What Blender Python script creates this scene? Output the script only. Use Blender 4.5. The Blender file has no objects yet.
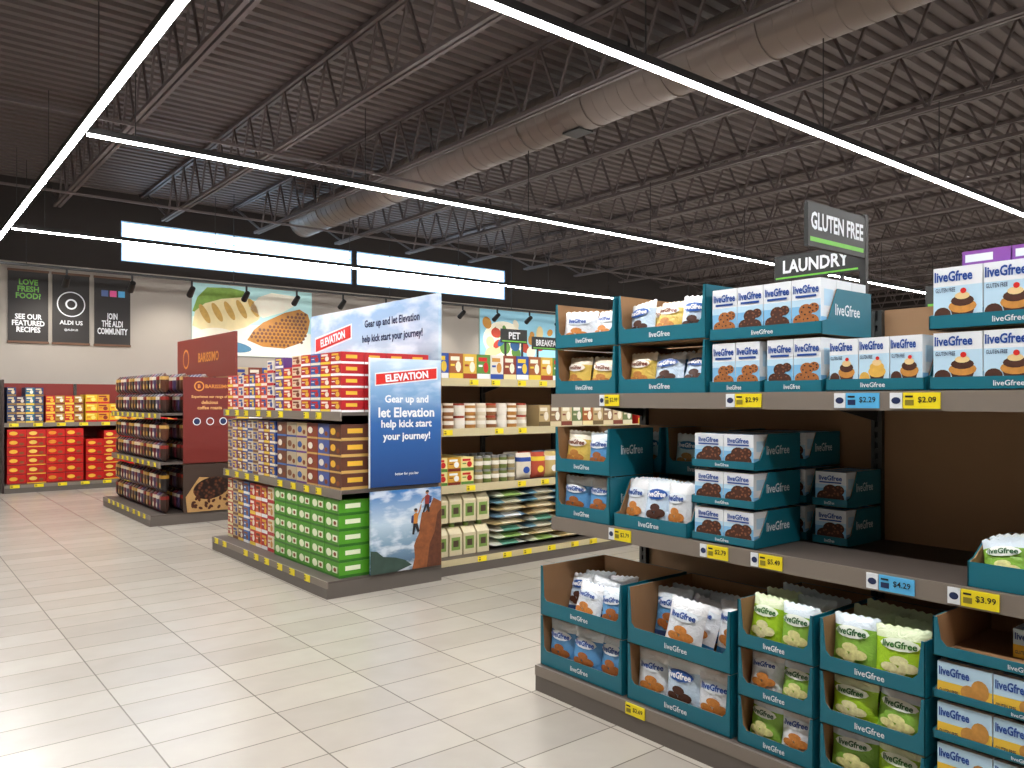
import bpy, math, random
from mathutils import Matrix, Vector
random.seed(7)
R=random.random
S=bpy.context.scene
try:
    S.view_settings.view_transform='Standard'
except Exception: pass

# ------------------------------------------------------------ materials
def lin(h):
    h=h.lstrip('#'); o=[]
    for i in (0,2,4):
        c=int(h[i:i+2],16)/255
        o.append(c/12.92 if c<=.04045 else ((c+.055)/1.055)**2.4)
    return (o[0],o[1],o[2],1)
_mc={}
def mat(hx,rough=.5,metal=0.0,emit=0.0,noise=0.0,nscale=8.0,name=None,foil=0):
    k=(hx,rough,metal,emit,noise,nscale,foil)
    if k in _mc: return _mc[k]
    m=bpy.data.materials.new(name or 'paint_'+hx.strip('#')); m.use_nodes=True
    nt=m.node_tree; b=nt.nodes['Principled BSDF']
    b.inputs['Base Color'].default_value=lin(hx); b.inputs['Roughness'].default_value=rough
    b.inputs['Metallic'].default_value=metal
    if emit:
        b.inputs['Emission Color'].default_value=lin(hx); b.inputs['Emission Strength'].default_value=emit
    if noise:
        tc=nt.nodes.new('ShaderNodeTexCoord'); n=nt.nodes.new('ShaderNodeTexNoise'); n.inputs['Scale'].default_value=nscale
        n.inputs['Detail'].default_value=4
        mx=nt.nodes.new('ShaderNodeMix'); mx.data_type='RGBA'
        c=lin(hx); d=tuple(max(0,x*(1-noise)) for x in c[:3])+(1,); e=tuple(min(1,x*(1+noise)) for x in c[:3])+(1,)
        mx.inputs[6].default_value=d; mx.inputs[7].default_value=e
        nt.links.new(tc.outputs['Object'],n.inputs['Vector']); nt.links.new(n.outputs['Fac'],mx.inputs[0])
        nt.links.new(mx.outputs[2],b.inputs['Base Color'])
    if foil:
        tc=nt.nodes.new('ShaderNodeTexCoord'); n=nt.nodes.new('ShaderNodeTexNoise'); n.inputs['Scale'].default_value=28; n.inputs['Detail'].default_value=3; n.inputs['Distortion'].default_value=1.2
        bp=nt.nodes.new('ShaderNodeBump'); bp.inputs['Strength'].default_value=foil; bp.inputs['Distance'].default_value=.012
        nt.links.new(tc.outputs['Object'],n.inputs['Vector']); nt.links.new(n.outputs['Fac'],bp.inputs['Height']); nt.links.new(bp.outputs[0],b.inputs['Normal'])
    _mc[k]=m; return m

def mat_clouds(name,z0,z1,stops,cscale=1.6,camt=.8,top=False):
    m=bpy.data.materials.new(name); m.use_nodes=True; nt=m.node_tree; N=nt.nodes; L=nt.links
    b=N['Principled BSDF']; b.inputs['Roughness'].default_value=.4
    tc=N.new('ShaderNodeTexCoord'); sp=N.new('ShaderNodeSeparateXYZ'); L.new(tc.outputs['Object'],sp.inputs[0])
    mr=N.new('ShaderNodeMapRange'); mr.inputs[1].default_value=z0; mr.inputs[2].default_value=z1; L.new(sp.outputs[2],mr.inputs[0])
    cr=N.new('ShaderNodeValToRGB'); el=cr.color_ramp.elements
    el[0].position=stops[0][0]; el[0].color=lin(stops[0][1]); el[1].position=stops[-1][0]; el[1].color=lin(stops[-1][1])
    for p,c in stops[1:-1]:
        e=el.new(p); e.color=lin(c)
    L.new(mr.outputs[0],cr.inputs[0])
    mp=N.new('ShaderNodeMapping'); mp.inputs['Scale'].default_value=(1,1,2.6); L.new(tc.outputs['Object'],mp.inputs[0])
    n=N.new('ShaderNodeTexNoise'); n.inputs['Scale'].default_value=cscale; n.inputs['Detail'].default_value=7; L.new(mp.outputs[0],n.inputs['Vector'])
    c2=N.new('ShaderNodeValToRGB'); c2.color_ramp.elements[0].position=.47; c2.color_ramp.elements[1].position=.62
    c2.color_ramp.elements[1].color=(camt,camt,camt,1); L.new(n.outputs['Fac'],c2.inputs[0])
    mx=N.new('ShaderNodeMix'); mx.data_type='RGBA'; L.new(cr.outputs[0],mx.inputs[6]); mx.inputs[7].default_value=(.8,.86,.92,1)
    if top:
        m2=N.new('ShaderNodeMapRange'); m2.inputs[1].default_value=z0+(z1-z0)*.6; m2.inputs[2].default_value=z0+(z1-z0)*.85; L.new(sp.outputs[2],m2.inputs[0])
        mu=N.new('ShaderNodeMath'); mu.operation='MULTIPLY'; L.new(c2.outputs[0],mu.inputs[0]); L.new(m2.outputs[0],mu.inputs[1]); L.new(mu.outputs[0],mx.inputs[0])
    else: L.new(c2.outputs[0],mx.inputs[0])
    L.new(mx.outputs[2],b.inputs['Base Color']); return m

def mat_voronoi(name,c1,c2,scale):
    m=bpy.data.materials.new(name); m.use_nodes=True; nt=m.node_tree; N=nt.nodes; L=nt.links
    b=N['Principled BSDF']; b.inputs['Roughness'].default_value=.4
    tc=N.new('ShaderNodeTexCoord'); v=N.new('ShaderNodeTexVoronoi'); v.inputs['Scale'].default_value=scale; L.new(tc.outputs['Object'],v.inputs['Vector'])
    cr=N.new('ShaderNodeValToRGB'); cr.color_ramp.elements[0].color=lin(c1); cr.color_ramp.elements[1].color=lin(c2); cr.color_ramp.elements[0].position=.1;cr.color_ramp.elements[1].position=.6
    L.new(v.outputs['Distance'],cr.inputs[0]); L.new(cr.outputs[0],b.inputs['Base Color']); return m

def mat_tiles():
    m=bpy.data.materials.new('porcelain_floor_tiles'); m.use_nodes=True; nt=m.node_tree; N=nt.nodes; L=nt.links
    b=N['Principled BSDF']
    tc=N.new('ShaderNodeTexCoord'); br=N.new('ShaderNodeTexBrick')
    br.offset=.33; br.offset_frequency=1
    br.inputs['Color1'].default_value=lin('#b3aca1'); br.inputs['Color2'].default_value=lin('#a7a096'); br.inputs['Mortar'].default_value=lin('#766f66')
    br.inputs['Scale'].default_value=1; br.inputs['Brick Width'].default_value=.6; br.inputs['Row Height'].default_value=.3
    br.inputs['Mortar Size'].default_value=.004; br.inputs['Mortar Smooth'].default_value=.2; br.inputs['Bias'].default_value=-.1
    L.new(tc.outputs['Object'],br.inputs['Vector'])
    n=N.new('ShaderNodeTexNoise'); n.inputs['Scale'].default_value=5; n.inputs['Detail'].default_value=6; L.new(tc.outputs['Object'],n.inputs['Vector'])
    mr=N.new('ShaderNodeMapRange'); mr.inputs[3].default_value=.9; mr.inputs[4].default_value=1.07; L.new(n.outputs['Fac'],mr.inputs[0])
    mx=N.new('ShaderNodeMix'); mx.data_type='RGBA'; mx.blend_type='MULTIPLY'; mx.inputs[0].default_value=1
    L.new(br.outputs['Color'],mx.inputs[6]); L.new(mr.outputs[0],mx.inputs[7]); L.new(mx.outputs[2],b.inputs['Base Color'])
    b.inputs['Roughness'].default_value=.27
    bp=N.new('ShaderNodeBump'); bp.inputs['Strength'].default_value=.3; bp.inputs['Distance'].default_value=.003; bp.invert=True
    L.new(br.outputs['Fac'],bp.inputs['Height']); L.new(bp.outputs[0],b.inputs['Normal'])
    return m

TEAL=mat('#0d6a7c',.42,noise=.08); KRAFT=mat('#a07a55',.8,noise=.12)
WHITE=mat('#e6eaee',.4); BLUE=mat('#1c4a9a',.4); LBLUE=mat('#7fbbe4',.4); NAVY=mat('#1c2c55',.4); PALE=mat('#bcdcf0',.4)
COOK=mat('#a0602a',.7,noise=.45,nscale=60); CHOC=mat('#47220f',.7,noise=.5,nscale=60); TAN=mat('#c48c40',.6,noise=.35,nscale=50)
YEL=mat('#f2dc1c',.45); TBLUE=mat('#57b4e6',.45); BLACK=mat('#111111',.5); RED=mat('#d4251d',.4)
GREEN=mat('#5ea52c',.4)
STRIP=mat('#857b71',.4,.2); BASEM=mat('#67605a',.45,.2); BACKM=mat('#9c7856',.75,noise=.06); SHELF=mat('#544b45',.5)
UPR=mat('#4a4a48',.4,.6); DARK=mat('#252322',.5); SIGN=mat('#1f2120',.45); SGREEN=mat('#6cbf3a',.4)

# ------------------------------------------------------------ text cache
_tc={}
def tmesh(s,bold=.012):
    k=(s,bold)
    if k in _tc: return _tc[k]
    cu=bpy.data.curves.new('t','FONT'); cu.body=s; cu.align_x='CENTER'; cu.resolution_u=2; cu.offset=bold; cu.space_line=.9
    ob=bpy.data.objects.new('t',cu); S.collection.objects.link(ob)
    dg=bpy.context.evaluated_depsgraph_get(); dg.update()
    me=bpy.data.meshes.new_from_object(ob.evaluated_get(dg))
    vs=[(v.co.x,v.co.y) for v in me.vertices]; fs=[tuple(p.vertices) for p in me.polygons]
    bpy.data.objects.remove(ob); bpy.data.curves.remove(cu); bpy.data.meshes.remove(me)
    x0=min(v[0] for v in vs);x1=max(v[0] for v in vs);y0=min(v[1] for v in vs);y1=max(v[1] for v in vs)
    vs=[(v[0]-(x0+x1)/2,v[1]-(y0+y1)/2) for v in vs]
    _tc[k]=(vs,fs,x1-x0,y1-y0); return _tc[k]

class MB:
    def __init__(s): s.v=[];s.f=[];s.m=[];s.sm=[];s.mats=[];s.M=None
    def add(s,vs,fs,mt,smooth=False):
        if mt not in s.mats: s.mats.append(mt)
        i=s.mats.index(mt); o=len(s.v)
        if s.M is not None: vs=[tuple(s.M@Vector(v)) for v in vs]
        s.v+=vs
        for f in fs: s.f.append(tuple(o+a for a in f)); s.m.append(i); s.sm.append(smooth)
    def box(s,x0,y0,z0,x1,y1,z1,mt):
        s.add([(x0,y0,z0),(x1,y0,z0),(x1,y1,z0),(x0,y1,z0),(x0,y0,z1),(x1,y0,z1),(x1,y1,z1),(x0,y1,z1)],
              [(0,3,2,1),(4,5,6,7),(0,1,5,4),(1,2,6,5),(2,3,7,6),(3,0,4,7)],mt)
    def rod(s,a,b,w,mt):
        a=Vector(a);b=Vector(b);d=(b-a).normalized();u=d.cross(Vector((1,0,0)))
        if u.length<.01:u=d.cross(Vector((0,1,0)))
        u.normalize();v=d.cross(u)
        vs=[]
        for p in (a,b):
            for i,j in ((-1,-1),(1,-1),(1,1),(-1,1)): vs.append(tuple(p+u*i*w/2+v*j*w/2))
        s.add(vs,[(0,3,2,1),(4,5,6,7),(0,1,5,4),(1,2,6,5),(2,3,7,6),(3,0,4,7)],mt)
    def rect(s,x0,z0,x1,z1,y,mt): s.add([(x0,y,z0),(x1,y,z0),(x1,y,z1),(x0,y,z1)],[(0,1,2,3)],mt)
    def rside(s,y0,z0,y1,z1,x,mt): s.add([(x,y0,z0),(x,y1,z0),(x,y1,z1),(x,y0,z1)],[(0,1,2,3)],mt)
    def poly(s,pts,y,mt): s.add([(p[0],y,p[1]) for p in pts],[tuple(range(len(pts)))],mt)
    def disc(s,cx,cz,rx,y,mt,rz=None,n=14,rot=0):
        rz=rz or rx; c,d=math.cos(rot),math.sin(rot); P=[]
        for i in range(n):
            a=2*math.pi*i/n; px,pz=rx*math.cos(a),rz*math.sin(a); P.append((cx+px*c-pz*d,cz+px*d+pz*c))
        s.poly(P,y,mt)
    def prism(s,yz,x0,x1,mt):
        n=len(yz); vs=[(x0,p[0],p[1]) for p in yz]+[(x1,p[0],p[1]) for p in yz]
        s.add(vs,[tuple(range(n-1,-1,-1)),tuple(range(n,2*n))]+[(i,(i+1)%n,n+(i+1)%n,n+i) for i in range(n)],mt)
    def prismy(s,xz,y0,y1,mt):
        n=len(xz); vs=[(p[0],y0,p[1]) for p in xz]+[(p[0],y1,p[1]) for p in xz]
        s.add(vs,[tuple(range(n)),tuple(range(2*n-1,n-1,-1))]+[(i,n+i,n+(i+1)%n,(i+1)%n) for i in range(n)],mt)
    def text(s,t,cx,cz,h,y,mt,w=None,rot=0,fn=None,side=None,bold=.012):
        vs,fs,W,H=tmesh(t,bold); k=h/H
        kx=k
        if w and W*k>w: kx=w/W
        c,d=math.cos(rot),math.sin(rot); out=[]
        for a,b in vs:
            px,pz=a*kx,b*k; qx,qz=cx+px*c-pz*d,cz+px*d+pz*c
            if side is not None: out.append((side,qx,qz))
            else: out.append((qx,(y if fn is None else -fn(qx,qz)-.0055),qz))
        s.add(out,fs,mt)
    def cyl(s,a,b,r,mt,n=14,r2=None,caps=True):
        a=Vector(a);b=Vector(b);d=(b-a).normalized();u=d.cross(Vector((0,0,1)))
        if u.length<.01:u=Vector((1,0,0))
        u.normalize();v=d.cross(u);vs=[];r2=r if r2 is None else r2
        for p,q in((a,r),(b,r2)):
            for i in range(n):
                t=2*math.pi*i/n; vs.append(tuple(p+u*q*math.cos(t)+v*q*math.sin(t)))
        s.add(vs,[(i,(i+1)%n,n+(i+1)%n,n+i) for i in range(n)],mt,True)
        if caps: s.add(vs,[tuple(range(n-1,-1,-1)),tuple(range(n,2*n))],mt)
    def build(s,name,fr=(0,0,0),lx=0,ly=0,z=0):
        me=bpy.data.meshes.new(name); me.from_pydata(s.v,[],s.f)
        for m in s.mats: me.materials.append(m)
        me.polygons.foreach_set('material_index',s.m); me.polygons.foreach_set('use_smooth',s.sm); me.update()
        ob=bpy.data.objects.new(name,me); S.collection.objects.link(ob); place(ob,fr,lx,ly,z); return ob
def place(ob,fr,lx,ly,z):
    fx,fy,rot=fr
    if rot: ob.location=(fx+ly,fy-lx,z); ob.rotation_euler=(0,0,-math.pi/2)
    else: ob.location=(fx+lx,fy+ly,z)

# ------------------------------------------------------------ room shell
XL,XR,YB,YF,ZC=-4.0,30.0,-4.0,17.0,5.7
mb=MB(); mb.box(XL,YB,-.1,XR,YF,0,mat_tiles()); mb.build('floor')
WALL=mat('#aca59b',.8,noise=.04,nscale=2); WDARK=mat('#2c2623',.8)
W1=(3.8,8.85);W2=(8.97,13.5)
mb=MB()
mb.box(XL,YF,0,XR,YF+.2,4.15,WALL); mb.box(XL,YF,4.15,XR,YF+.2,4.35,WDARK); mb.box(XL,YF,5.15,XR,YF+.2,ZC+.2,WDARK)
mb.box(XL,YF,4.35,W1[0],YF+.2,5.15,WDARK); mb.box(W1[1],YF,4.35,W2[0],YF+.2,5.15,WDARK); mb.box(W2[1],YF,4.35,XR,YF+.2,5.15,WDARK)
mb.build('wall_back')
for i,(a,b) in enumerate((W1,W2)):
    mb=MB(); pane=mat('#c4e4ff',.3,emit=3.4,name='daylit_frosted_glass'); fr=mat('#a9cdea',.4,.1,emit=.4)
    mb.box(a,YF+.05,4.35,b,YF+.07,5.15,pane)
    n=4 if i==0 else 3
    for k in (0,n):
        x=a+(b-a)*k/n; mb.box(max(a,x-.025),YF+.03,4.35,min(b,x+.025),YF+.05,5.15,fr)
    mb.box(a,YF+.03,4.35,b,YF+.05,4.38,fr); mb.box(a,YF+.03,5.12,b,YF+.05,5.15,fr); mb.box(a,YF+.03,4.93,b,YF+.05,4.945,fr)
    mb.build('window_%d'%(i+1))
mb=MB(); mb.box(XR,YB,0,XR+.2,YF,4.15,WALL); mb.box(XR,YB,4.15,XR+.2,YF,ZC+.2,WDARK); mb.build('wall_right')
mb=MB(); mb.box(XL-.2,YB,0,XL,YF,4.15,WALL); mb.box(XL-.2,YB,4.15,XL,YF,ZC+.2,WDARK); mb.build('wall_left')
mb=MB(); mb.box(XL,YB-.2,0,XR,YB,4.15,WALL); mb.box(XL,YB-.2,4.15,XR,YB,ZC+.2,WDARK); mb.build('wall_front')
DECK=mat('#5f5552',.6,.1); STEEL=mat('#5a504e',.55,.1)
mb=MB(); pr=[]; y=YB; p=.2
while y<YF-.001:
    pr+=[(y,ZC),(y+.09,ZC),(y+.115,ZC+.06),(y+.175,ZC+.06)]; y+=p
pr.append((YF,ZC)); vs=[(XL,a,b) for a,b in pr]+[(XR,a,b) for a,b in pr]; n=len(pr)
mb.add(vs,[(i,n+i,n+i+1,i+1) for i in range(n-1)],DECK)
mb.box(XL,YB,ZC+.065,XR,YF,ZC+.15,DECK); mb.build('ceiling')
JT,JB=ZC-.005,4.92
mb=MB(); y0,y1=YB+.02,15.5
for dx in(-.035,.035):
    mb.box(dx-.022,YB+.01,JT-.05,dx+.022,YF-.01,JT,STEEL); mb.box(dx-.022,y0,JB,dx+.022,y1,JB+.045,STEEL)
st=.62; y=y0; k=0
while y+st<=y1+.01:
    mb.rod((0,y,JB+.03),(0,y+st/2,JT-.03),.026,STEEL); mb.rod((0,y+st/2,JT-.03),(0,y+st,JB+.03),.026,STEEL); y+=st
mb.rod((0,y,JB+.03),(0,16.7,JT-.03),.035,STEEL)
jm=mb.build('ceiling_joist'); xs=[-2.8+1.75*i for i in range(19)]; jm.location.x=xs[0]
for x in xs[1:]:
    if x>XR-.2: break
    o=bpy.data.objects.new('ceiling_joist',jm.data); o.location.x=x; S.collection.objects.link(o)
mb=MB()
for yy in (0.5,5.2,10.2,14.2):
    mb.box(XL+.01,yy,JB-.04,XR-.01,yy+.035,JB-.004,STEEL)
mb.build('joist_bridging')
DUCT=mat('#7f746c',.45,.3)
mb=MB(); y=YB+.02
while y<15.0:
    mb.cyl((0,y,0),(0,y+1.18,0),.31,DUCT,32,caps=False); mb.cyl((0,y+1.18,0),(0,y+1.2,0),.325,DUCT,32); 
    for q in range(1,6): mb.cyl((0,y+q*.2,0),(0,y+q*.2+.008,0),.3135,DUCT,32)
    y+=1.2
mb.cyl((0,y-.01,0),(0,y,0),.31,DUCT,32)
for yy in (-1,7): mb.box(-.12,yy,-.325,.12,yy+.3,-.3,DARK)
for yy in (-2,2,6,10,14): mb.rod((-.32,yy,0),(-.32,yy,.44),.02,DARK);mb.rod((.32,yy,0),(.32,yy,.44),.02,DARK)
o=mb.build('air_duct'); o.location=(6.83,0,5.25)
LED=mat('#fcfaf9',.5,emit=152,name='led_diffuser'); HOUS=mat('#1d1b1a',.5)
ZL=4.0
def strip(ax,c,a,b):
    mb=MB(); w=.026
    if ax=='x':
        mb.box(a,-w-.008,0,b,w+.008,.06,HOUS); mb.box(a,-w,-.012,b,w,0,LED)
        p=a+.4
        while p<b: mb.rod((p,0,.06),(p,0,JB-ZL-.04),.008,DARK); p+=2.4
        o=mb.build('led_strip_light'); o.location=(0,c,ZL)
    else:
        mb.box(-w-.008,a,0,w+.008,b,.06,HOUS); mb.box(-w,a,-.012,w,b,0,LED)
        p=a+.8
        while p<b: mb.rod((0,p,.06),(0,p,JB-ZL-.04),.008,DARK); p+=2.4
        o=mb.build('led_strip_light'); o.location=(c,0,ZL)
strip('y',1.44,-.8,15.2)
for yy in (-.8,3.8,7.95,12.97): strip('x',yy,1.50,28)
mb=MB(); mb.box(-2,15.48,3.86,20,15.53,3.9,BLACK)
x=-1.6
while x<20:
    mb.rod((x,15.5,3.86),(x,15.5,3.76),.03,BLACK); mb.cyl((x,15.44,3.72),(x,15.64,3.6),.05,BLACK,12,.06)
    x+=1.05
x=-1.5
while x<20: mb.rod((x,15.5,3.9),(x,15.5,5.64),.01,BLACK); x+=3.5
mb.build('spotlight_track')
x=-1.6; i=0
while x<16:
    if i%2==0:
        l=bpy.data.lights.new('track_spot','SPOT'); l.energy=70; l.spot_size=1.5; l.spot_blend=.8; l.shadow_soft_size=.05; l.color=(1,.93,.84)
        o=bpy.data.objects.new('track_spot',l); S.collection.objects.link(o); o.location=(x,15.67,3.58); o.rotation_euler=(math.radians(50),0,0)
    x+=1.05; i+=1

# ------------------------------------------------------------ shelving
def shelving(mb,L,D,levels,top,setb=.13,upr=(),back=BACKM,base=BASEM,strip_m=STRIP):
    mb.box(0,.012,0,L,D,.125,base); mb.box(0,0,.0,L,.012,.085,base); mb.box(0,-.004,.085,L,.012,.14,strip_m); mb.box(0,.012,.125,L,D,.14,SHELF)
    mb.box(0,D-.03,.14,L,D,top,back)
    for z in levels:
        mb.box(0,setb,z-.028,L,D-.03,z,SHELF); mb.box(0,setb-.012,z-.07,L,setb,z+.004,strip_m)
        for x in upr: mb.prism([(setb+.03,z-.03),(D-.06,z-.03),(D-.06,z-.13),(setb+.2,z-.05)],x-.004,x+.004,UPR)
    for x in upr:
        mb.box(x-.025,D-.06,.14,x-.008,D-.03,top,UPR); mb.box(x+.008,D-.06,.14,x+.025,D-.03,top,UPR)
        mb.box(x-.008,D-.045,.14,x+.008,D-.03,top,BLACK)
        z=.2
        while z<top-.05: mb.box(x-.008,D-.058,z,x+.008,D-.045,z+.022,UPR); z+=.05
def tag(mb,x,z,w=.09,h=.055,m=YEL,y=.1,txt=None,white=True):
    mb.box(x,y-.006,z-h/2,x+w,y,z+h/2,m)
    if txt: mb.text(txt,x+w*.66,z+.002,h*.42,y-.0075,BLACK,w=w*.54)
    mb.rect(x+w*.06,z-h*.3,x+w*.3,z+h*.05,y-.0075,mat('#8a7d20',.5) if m==YEL else NAVY)
    mb.rect(x+w*.06,z+h*.2,x+w*.28,z+h*.32,y-.0075,BLACK)
    if white: mb.box(x-w*.38,y-.005,z-h/2,x-.004,y,z+h/2,WHITE); mb.disc(x-w*.2,z,w*.13,y-.0065,NAVY,rz=h*.22)

# --- product primitives
def gbox(mb,x,y,z,w,d,h,st,front=True):
    g=.002; mb.box(x+g,y,z,x+w-g,y+d,z+h-g,WHITE)
    sx=x+w-g+.0006
    mb.rside(y,z,y+d,z+h*.3,sx,LBLUE); mb.rside(y+d*.2,z+h*.5,y+d*.8,z+h*.8,sx,PALE)
    mb.add([(x+w*.12,y+d*.15,z+h-g+.0006),(x+w*.88,y+d*.15,z+h-g+.0006),(x+w*.88,y+d*.85,z+h-g+.0006),(x+w*.12,y+d*.85,z+h-g+.0006)],[(0,1,2,3)],LBLUE)
    if not front: return
    f=y-.0008
    pic={'cookie':COOK,'choc':CHOC,'cake':mat('#e0b04c',.6,noise=.3,nscale=40),'cupcake':mat('#c98a3c',.6,noise=.4,nscale=40),'cracker':TAN}[st]
    if st in('cookie','choc'):
        mb.rect(x+g,z,x+w-g,z+h*.5,f,LBLUE); mb.rect(x+g,z+h*.5,x+w-g,z+h*.62,f,PALE)
        mb.rect(x+g,z,x+w-g,z+h*.08,f-.0006,BLUE)
        for cx,cz,r in((.3,.24,.24),(.68,.22,.26),(.5,.42,.24),(.76,.46,.18)):
            rz=min(w*r*.85,h*.2); mb.disc(x+w*cx,z+h*cz,w*r,f-.001-.0006*cx,pic,rz=rz)
            for q in range(5):
                a=q*1.3+cx*9; mb.disc(x+w*cx+w*r*.6*math.cos(a),z+h*cz+rz*.6*math.sin(a),w*.035,f-.0012-.0006*cx,mat('#2c1408') if st=='cookie' else mat('#7a4526'),rz=w*.03,n=6)
        mb.text('liveGfree',x+w*.5,z+h*.81,h*.15,f-.002,BLUE,w=w*.86,bold=.03)
        mb.rect(x+w*.15,z+h*.66,x+w*.85,z+h*.70,f-.002,BLUE)
    elif st in('cake','cupcake'):
        mb.rect(x+g,z,x+w-g,z+h-g,f,PALE); mb.rect(x+g,z+h*.68,x+w-g,z+h-g,f-.0003,WHITE); mb.rect(x+g,z,x+w-g,z+h*.12,f-.0005,NAVY)
        mb.poly([(x+w*.36,z+h*.3),(x+w*.44,z+h*.1),(x+w*.76,z+h*.1),(x+w*.84,z+h*.3)],f-.0009,CHOC)
        mb.disc(x+w*.6,z+h*.34,w*.28,f-.001,pic,rz=h*.11); mb.disc(x+w*.6,z+h*.43,w*.23,f-.0014,CHOC if st=='cupcake' else pic,rz=h*.09); mb.disc(x+w*.6,z+h*.51,w*.15,f-.0016,mat('#e6c890',.5),rz=h*.06); mb.disc(x+w*.62,z+h*.59,w*.06,f-.0018,RED)
        mb.disc(x+w*.2,z+h*.22,w*.17,f-.0012,pic if st=='cake' else CHOC,rz=h*.12)
        mb.text('liveGfree',x+w*.42,z+h*.84,h*.17,f-.002,BLUE,w=w*.76,bold=.03); mb.text('GLUTEN FREE',x+w*.26,z+h*.62,h*.07,f-.002,NAVY,w=w*.40)
    else:
        mb.rect(x+g,z+h*.4,x+w-g,z+h-g,f,PALE); mb.rect(x+g,z,x+w-g,z+h*.45,f-.0004,mat('#edc23e',.4)); mb.disc(x+w*.78,z+h*.42,w*.16,f-.001,pic,rz=h*.28); mb.disc(x+w*.58,z+h*.3,w*.14,f-.0014,pic,rz=h*.2)
        mb.text('liveGfree',x+w*.32,z+h*.74,h*.24,f-.002,BLUE,w=w*.55,bold=.03); mb.text('GLUTEN FREE',x+w*.22,z+h*.2,h*.12,f-.002,NAVY,w=w*.34)
def tray_shell(mb,w,d,h,lip,txt=True,cut=.35,wings=False):
    t=.004
    mb.box(0,0,0,w,d,t,KRAFT)
    if wings:
        P=[(0,0),(w,0),(w,h),(w-.014,h),(w-.026,lip+.02),(w-.045,lip),(.045,lip),(.026,lip+.02),(.014,h),(0,h)]
        mb.prismy(P,0,t,TEAL)
        mb.prismy([(t,t),(w-t,t),(w-t,h-.002),(w-.014,h-.002),(w-.026,lip+.019),(w-.045,lip-.001),(.045,lip-.001),(.026,lip+.019),(.014,h-.002),(t,h-.002)],t,2*t,KRAFT)
        mb.prism([(0,0),(d,0),(d,h),(0,h)],-.0005,t,TEAL); mb.prism([(0,0),(d,0),(d,h),(0,h)],w-t,w+.0005,TEAL)
        mb.prism([(t,t),(d-t,t),(d-t,h-.001),(t,h-.001)],t,2*t,KRAFT); mb.prism([(t,t),(d-t,t),(d-t,h-.001),(t,h-.001)],w-2*t,w-t,KRAFT)
    else:
        mb.box(0,0,0,w,t,lip,TEAL); mb.box(t,t,t,w-t,2*t,lip-.002,KRAFT)
        P=[(0,0),(d,0),(d,h),(d*cut,h),(d*.12,lip+.01),(0,lip)]
        mb.prism(P,-.0005,t,TEAL); mb.prism(P,w-t,w+.0005,TEAL)
        Q=[(t,t),(d-t,t),(d-t,h-.001),(d*cut+.002,h-.001),(d*.12,lip+.008),(t,lip-.001)]
        mb.prism(Q,t,2*t,KRAFT); mb.prism(Q,w-2*t,w-t,KRAFT)
    mb.box(0,d-t,0,w,d,h,TEAL); mb.box(t,d-2*t,t,w-t,d-t,h-.001,KRAFT)
    if txt:
        mb.text('liveGfree',w*.5,lip*.5,min(.026,lip*.4),-.0015,WHITE,w=w*.28)
        mb.text('liveGfree',d*.5,h*.55,min(.05,h*.25),0,WHITE,w=d*.5,side=w+.0015)
BSTY={
 'blue':('#5f9fd6','#dfeaf2','#1f4f9c','#9a5a26','#e8f0f6','#1c4a9a'),
 'tan':('#e0c060','#efe6cf','#b5702a','#b87a34','#f4efe0','#7a3a1a'),
 'green':('#8fc04a','#d9e6ee','#2f8a4a','#e6d890','#eef4ea','#1d5c2a'),
 'teal':('#b4d4dc','#e4ecec','#1a6f8a','#a5763c','#1f6f9c','#f4f6f8'),
 'choc':('#c7dcef','#e8eef2','#2a5aa0','#43200f','#2457a8','#f4f6f8'),
 'snow':('#e2e8ee','#f0f2f4','#3f8ac8','#c07a34','#e8f0f6','#1c4a9a'),
 'lime':('#a6d02c','#dce9c0','#4f9a24','#f0e2a0','#eef6e0','#2a6a1c')}
def Tfn(w,h,t):
    def f(x,z):
        a=max(0,1-abs(2*x/w)**2.4)**.75; b=max(0,1-abs(2*z/h)**3.2)**.65
        return t/2*a*b
    return f
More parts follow.
